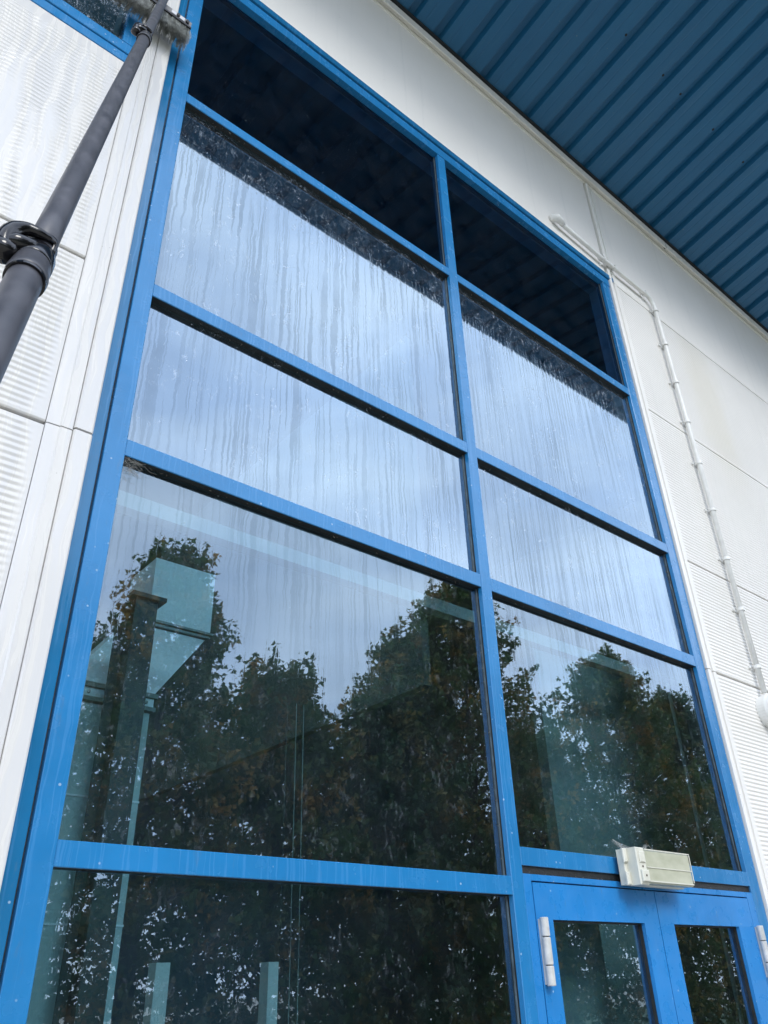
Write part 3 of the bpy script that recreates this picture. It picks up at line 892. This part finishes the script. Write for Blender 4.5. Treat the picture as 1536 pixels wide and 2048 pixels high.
def clamp(sm, r, off):
    # sm: mouth of the lower tube; the lever body sits .09 m further up the pole
    c, e1, e2 = pframe(sm - off)
    if e1.dot(Vector((1, 0, 0))) < 0: e1 = -e1
    up = -PD
    def L(a1, a2, au): return c + e1 * a1 + e2 * a2 + up * au - P0
    def curve(pts, n=6):
        o_ = []
        for i in range(len(pts) - 1):
            p0 = pts[max(0, i - 1)]; p1 = pts[i]; p2 = pts[i + 1]; p3 = pts[min(len(pts) - 1, i + 2)]
            for k in range(n):
                t = k / n
                o_.append(.5 * ((2 * p1) + (p2 - p0) * t + (2 * p0 - 5 * p1 + 4 * p2 - p3) * t * t + (3 * p1 - p0 - 3 * p2 + p3) * t ** 3))
        o_.append(pts[-1]); return o_
    b = MB()
    b.lathe(pp(sm) - P0, -PD, [(0, r * 1.0), (0, r * 1.16), (.004, r * 1.19), (.010, r * 1.20), (.014, r * 1.15), (.030, r * 1.12), (.045, r * 1.06), (.052, r * 1.05), (.055, r * .8)], 40)
    k = b.obj('clamp', M['collar'], cp, smooth=True)
    b = MB()
    b.lathe(pp(sm + .0035) - P0, -PD, [(0, r * 1.01), (0, r * 1.15), (.0035, r * 1.17), (.0035, r * 1.01)], 40)
    b.obj('lip', M['clamp'], k)
    b = MB()   # jaws closing round the tube
    b.lathe(c + up * (-.010) - P0, up, [(0, r * .9), (0, r * 1.10), (.004, r * 1.15), (.022, r * 1.15), (.028, r * 1.08), (.032, r * .9)], 36)
    q0 = L(-.010, .006, .004)
    b.tube([L(-.029 * r / .0168, .004, -.004), L(-.020, .010, .002), L(-.004, .016, .004)], [.010 * r / .0168, .0105 * r / .0168, .006], 16)
    b.obj('jaw', M['clamp'], k, smooth=True)
    b = MB()   # cam lever: arm hooked over the tube
    key = [(-.029, .004, -.012), (-.032, .010, .004), (-.028, .014, .018), (-.018, .018, .026), (-.007, .0205, .026), (.001, .0205, .028), (.007, .018, .033), (.010, .014, .033), (.0108, .009, .024)]
    sc = r / .0168
    pts_ = curve([L(a * sc, q * sc, w_) for a, q, w_ in key])
    n_ = len(pts_)
    rad_ = [sc * (.0085 if i < n_ * .25 else .0085 - .0045 * min(1, (i / n_ - .25) / .35)) for i in range(n_)]
    b.tube(pts_, rad_, 14)
    b.obj('lever', M['clamp'], k, smooth=True)
    b = MB()
    q = L(-.028 * sc, .002 * sc, -.010)
    b.lathe(q - e2 * .012 * sc, e2, [(0, 0), (0, .008 * sc), (.003 * sc, .0118 * sc), (.010 * sc, .0130 * sc), (.019 * sc, .0118 * sc), (.023 * sc, .008 * sc), (.024 * sc, 0)], 28)
    b.obj('knob', M['clamp'], k, smooth=True)
clamp(2.988, .0168, .045)
clamp(1.400, .0150, .060)

# brush head
bd = Vector((-.03, .22, -.97)).normalized()          # the way the bristles point
bx_ = Vector((1, 0, -.06)).normalized(); bx_ = (bx_ - bd * bx_.dot(bd)).normalized()
bn = bx_.cross(bd).normalized()
if bn.y > 0: bn = -bn                               # bn: away from the wall
BC = Vector((-1.480, -.088, 5.080)) - bx_ * .155    # middle of the block's upper side
def orb(b, c, l, w, h, mi=0):
    vs = []
    for sz in (0, 1):
        for sx, sy in ((-1, -1), (1, -1), (1, 1), (-1, 1)):
            vs.append(c + bx_ * (sx * l / 2) + bn * (sy * w / 2) + bd * (sz * h) - P0)
    b.add(vs, [(0, 3, 2, 1), (4, 5, 6, 7), (0, 1, 5, 4), (1, 2, 6, 5), (2, 3, 7, 6), (3, 0, 4, 7)], mi)
b = MB(); orb(b, BC, .315, .050, .024)
head = b.obj('brush_head', simple('grey_brush_block', (.17, .17, .175), .4), cp)
b = MB(); orb(b, BC + bd * .0242, .320, .056, .007); b.obj('edge_strip', M['clamp'], head)
b = MB(); orb(b, BC + bd * .004 + bn * .026 + bx_ * .10, .055, .003, .016); b.obj('fixing_plate', simple('silver_plate', (.42, .42, .43), .3, metal=.4), head)
for s in (-.14, -.10, .10, .14):
    b = MB(); b.lathe(BC + bd * .012 + bx_ * s + bn * .0255 - P0, bn, [(0, .008), (.007, .007), (.007, 0)], 10); b.obj('bolt', M['clamp'], head)
b = MB(); b.tube([pp(-.02) - P0, pp(-.06) - P0, BC + bn * .02 + bd * .01 - P0], [.0135, .012, .016], 14); b.obj('gooseneck', M['pole'], cp, smooth=True)
# bristles
def bristle_mat():
    t = NT('wet_grey_bristle')
    n = t.noise(t.P, 60, 2)
    c = t.mixc(t.ramp(n, [(.35, 0), (.65, 1)]), (.16, .17, .16), (.45, .47, .45))
    return t.done(t.principled(Base_Color=c, Roughness=.3))
rn = random.Random(3); b = MB()
for i in range(2600):
    u = rn.uniform(-.156, .156); v = rn.uniform(-.028, .028)
    tuft = math.sin(u * 260) * .0025
    st = BC + bd * .030 + bx_ * (u + tuft) + bn * v * .8
    L_ = rn.uniform(.060, .070)
    en = st + bd * L_ + bx_ * (u * .12 - .006 + rn.gauss(0, .0025)) + bn * (v * .7 + rn.gauss(0, .003))
    mid_ = st + (en - st) * .5 + bn * rn.uniform(0, .005)
    if en.y > -.018: en.y = -.018 - rn.uniform(0, .003)
    w = .0008
    b.tube([st - P0, mid_ - P0, en - P0], [w, w, w * .5], 3, cap=False)
b.obj('bristles', bristle_mat(), head)

# ------------------------------------------------------------------ ground, trees (seen in the glass)
def ground_mat():
    t = NT('grey_paving')
    n = t.noise(t.P, 1.2, 6, .65)
    c = t.mixc(t.ramp(n, [(.3, 0), (.7, 1)]), (.35, .32, .265), (.44, .405, .335))
    return t.done(t.principled(Base_Color=c, Roughness=.8, Normal=t.bump(t.noise(t.P, 60, 4), .3, .01)))
b = MB(); b.add([(-400, -400, 0), (400, -400, 0), (400, 400, 0), (-400, 400, 0)], [(0, 1, 2, 3)])
g = b.obj('ground', ground_mat()); tag(g, kind='structure')
b = MB(); b.add([(-60, -60, .004), (60, -60, .004), (60, -8.0, .004), (-60, -8.0, .004)], [(0, 1, 2, 3)])
g = b.obj('grass_verge', simple('grass_green', (.045, .075, .025), .9, var=.3, vscale=2)); tag(g, kind='structure')

def leaf_mat(name, a, c_):
    t = NT(name)
    n = t.noise(t.P, 1.1, 3, .6)
    n2 = t.noise(t.P, 9, 1)
    c = t.mixc(t.ramp(n, [(.50, 0), (.66, 1)]), a, c_)
    c = t.mixc(t.ramp(n2, [(.3, .0), (.7, .45)]), c, [min(1, k * 1.7) for k in a])
    d = t.principled(Base_Color=c, Roughness=.45, Specular_IOR_Level=.3)
    tl = t.node('ShaderNodeBsdfTranslucent'); t.link(c, tl.inputs['Color'])
    mxs = t.node('ShaderNodeMixShader'); mxs.inputs[0].default_value = .45
    t.link(d.outputs[0], mxs.inputs[1]); t.link(tl.outputs[0], mxs.inputs[2])
    return t.done(mxs)
M['leaf_a'] = leaf_mat('maple_leaf_green', (.075, .120, .032), (.55, .28, .070))
M['leaf_b'] = leaf_mat('maple_leaf_dark', (.055, .105, .040), (.32, .22, .06))
M['bark'] = simple('bark', (.05, .042, .035), .9, var=.3, vscale=12, bump=.5, bscale=40)

def make_tree(loc, h, rad, seed, label, mat, n_leaf=15000, low=.5):
    rs = np.random.RandomState(seed); rn = random.Random(seed)
    root = empty('maple_tree', loc); tag(root, label, 'tree', 'maple trees facing the building')
    b = MB()
    top = Vector((rn.uniform(-.3, .3), rn.uniform(-.3, .3), h * .86))
    tp = [Vector((0, 0, 0)), Vector((rn.uniform(-.1, .1), 0, h * .25)), Vector((rn.uniform(-.2, .2), rn.uniform(-.1, .1), h * .55)), top]
    b.tube(tp, [.17 * h / 9, .13 * h / 9, .08 * h / 9, .02], 10)
    ends = []
    for i in range(18):
        z = h * rn.uniform(.18, .78); a = i * 2.4 + rn.uniform(-.4, .4)
        k = z / h
        L = rad * (.85 - abs(k - .35) * .95) * rn.uniform(.6, 1.0)
        s = Vector((0, 0, z)); e_ = s + Vector((math.cos(a) * L, math.sin(a) * L, L * rn.uniform(.35, .8)))
        mm = (s + e_) / 2 + Vector((0, 0, -.12 * L))
        b.tube([s, mm, e_], [.055, .035, .010], 6); ends += [(mm, .5), (e_, 1.0)]
        for _ in range(3):
            q = mm + (e_ - mm) * rn.uniform(.1, .9); e2 = q + Vector((rn.uniform(-.5, .5), rn.uniform(-.5, .5), rn.uniform(.1, .6)))
            b.tube([q, (q + e2) / 2 + Vector((0, 0, .05)), e2], [.018, .012, .005], 5); ends.append((e2, .8))
    b.obj('trunk', M['bark'], root)
    # sprays of leaves on twigs that point out and up through the crown
    nt = n_leaf // 26
    k = rs.uniform(0, 1, nt) ** .75
    z = low + (h * .97 - low) * k
    prof = np.sin(np.pi * np.minimum(1, k * .86 + .12)) ** .6 * (1.12 - .42 * k)
    lobes = 1 + .16 * np.sin(k * 23 + seed) + .10 * np.sin(k * 41 + seed * 2)
    az = rs.uniform(0, 2 * np.pi, nt)
    rr = np.sqrt(rs.uniform(.03, 1, nt)) * rad * prof * lobes * (1 + .14 * np.sin(az * 3 + seed + k * 9))
    O_ = np.stack([np.cos(az) * rr, np.sin(az) * rr, z - .25], 1)
    D_ = np.stack([np.cos(az), np.sin(az), np.zeros(nt)], 1) * rs.uniform(.1, .9, (nt, 1))
    D_[:, 2] += rs.uniform(.15, 1.1, nt); D_ += rs.normal(0, .25, (nt, 3))
    D_ /= np.linalg.norm(D_, axis=1)[:, None]
    Lt = rs.uniform(.30, .85, nt)
    ns = 14                               # leading shoots at the top
    O_[:ns] = np.stack([rs.uniform(-.40, .40, ns) * rad, rs.uniform(-.3, .3, ns) * rad, h * rs.uniform(.80, .93, ns)], 1)
    D_[:ns] = (0, 0, 1); Lt[:ns] = rs.uniform(.5, 1.0, ns)
    idx = rs.randint(0, nt, n_leaf)
    idx[:ns * 40] = np.repeat(np.arange(ns), 40)
    tt = rs.uniform(0, 1, n_leaf)
    P = O_[idx] + D_[idx] * (tt * Lt[idx])[:, None] + rs.normal(0, 1, (n_leaf, 3)) * (.10 * (1.25 - tt))[:, None]
    P = P[P[:, 2] > low * .7]
    n = len(P)
    # a leaf: five-pointed maple outline folded on its midrib (two faces)
    d1 = rs.normal(0, 1, (n, 3)); d1[:, 2] -= .5; d1 /= np.linalg.norm(d1, axis=1)[:, None]
    nn = rs.normal(0, .7, (n, 3)); nn[:, 2] += 1.0
    d2 = np.cross(nn, d1); d2 /= np.linalg.norm(d2, axis=1)[:, None] + 1e-9
    d3 = np.cross(d1, d2)
    s = rs.uniform(.058, .120, n)[:, None]
    v = np.empty((n, 6, 3))
    v[:, 0] = P
    v[:, 1] = P + (d1 * .35 + d2 * .60 + d3 * .12) * s
    v[:, 2] = P + (d1 * .75 + d2 * .30) * s
    v[:, 3] = P + d1 * 1.35 * s
    v[:, 4] = P + (d1 * .75 - d2 * .30) * s
    v[:, 5] = P + (d1 * .35 - d2 * .60 + d3 * .12) * s
    v = v.reshape(-1, 3)
    base = np.arange(n)[:, None] * 6
    f = np.concatenate([base + np.array([0, 1, 2, 3]), base + np.array([0, 3, 4, 5])], 0)
    me = bpy.data.meshes.new('crown')
    me.vertices.add(len(v)); me.vertices.foreach_set('co', v.ravel())
    me.loops.add(f.size); me.loops.foreach_set('vertex_index', f.ravel().astype(np.int32))
    me.polygons.add(len(f)); me.polygons.foreach_set('loop_start', np.arange(0, f.size, 4, dtype=np.int32))
    me.polygons.foreach_set('loop_total', np.full(len(f), 4, dtype=np.int32))
    me.update(calc_edges=True)
    me.materials.append(mat)
    o = bpy.data.objects.new('crown', me); COL.objects.link(o); o.parent = root
    return root
TY = -12.0
trees = [
    ((1.0, TY + .4, 0), 8.7, 2.2, 1, 'maple tree farthest left in the window reflection', 'leaf_b', 15000),
    ((4.2, TY, 0), 9.9, 1.7, 2, 'slender maple with a spindly pointed top', 'leaf_a', 15000),
    ((7.0, TY - .3, 0), 8.0, 2.0, 3, 'low bushy maple beside the slender one', 'leaf_a', 17000),
    ((9.6, TY + .2, 0), 7.7, 1.9, 4, 'lowest rounded maple of the row', 'leaf_b', 16000),
    ((12.3, TY, 0), 11.5, 2.5, 5, 'tall dark maple with brownish leaves', 'leaf_a', 21000),
    ((10.9, TY - .6, 0), 9.9, 2.0, 15, 'brown tinged maple stepping up to the tall dark one', 'leaf_a', 15000),
    ((15.6, TY - .5, 0), 7.9, 1.8, 6, 'short maple between two tall ones', 'leaf_b', 14000),
    ((18.8, TY, 0), 10.9, 2.4, 7, 'tall full maple in the right hand reflection', 'leaf_a', 19000),
    ((22.8, TY - .2, 0), 10.4, 2.3, 8, 'maple at the far right end of the row', 'leaf_b', 18000),
    ((-1.0, -17.5, 0), 8.6, 2.6, 21, 'maple of the back row at its left end', 'leaf_b', 12000),
    ((4.6, -17.0, 0), 9.4, 2.9, 22, 'second maple of the back row, behind the slender one', 'leaf_b', 12000),
    ((10.2, -17.5, 0), 8.9, 3.0, 23, 'broad low maple in the middle of the back row', 'leaf_a', 12000),
    ((16.0, -17.0, 0), 9.6, 2.9, 24, 'maple of the back row behind the short one', 'leaf_b', 12000),
    ((22.0, -17.5, 0), 10.6, 3.0, 25, 'tall maple of the back row, right of the middle', 'leaf_b', 12000),
    ((28.6, -17.0, 0), 11.8, 3.0, 26, 'maple of the back row at its right end', 'leaf_b', 12000),
    ((27.0, TY, 0), 10.5, 2.5, 9, 'last maple beyond the right end', 'leaf_b', 14000),
]
for (loc, h, rad, sd_, lb, mk, nl) in trees: make_tree(loc, h, rad, sd_, lb, M[mk], int(nl * (1.7 if nl > 12500 else .85)))
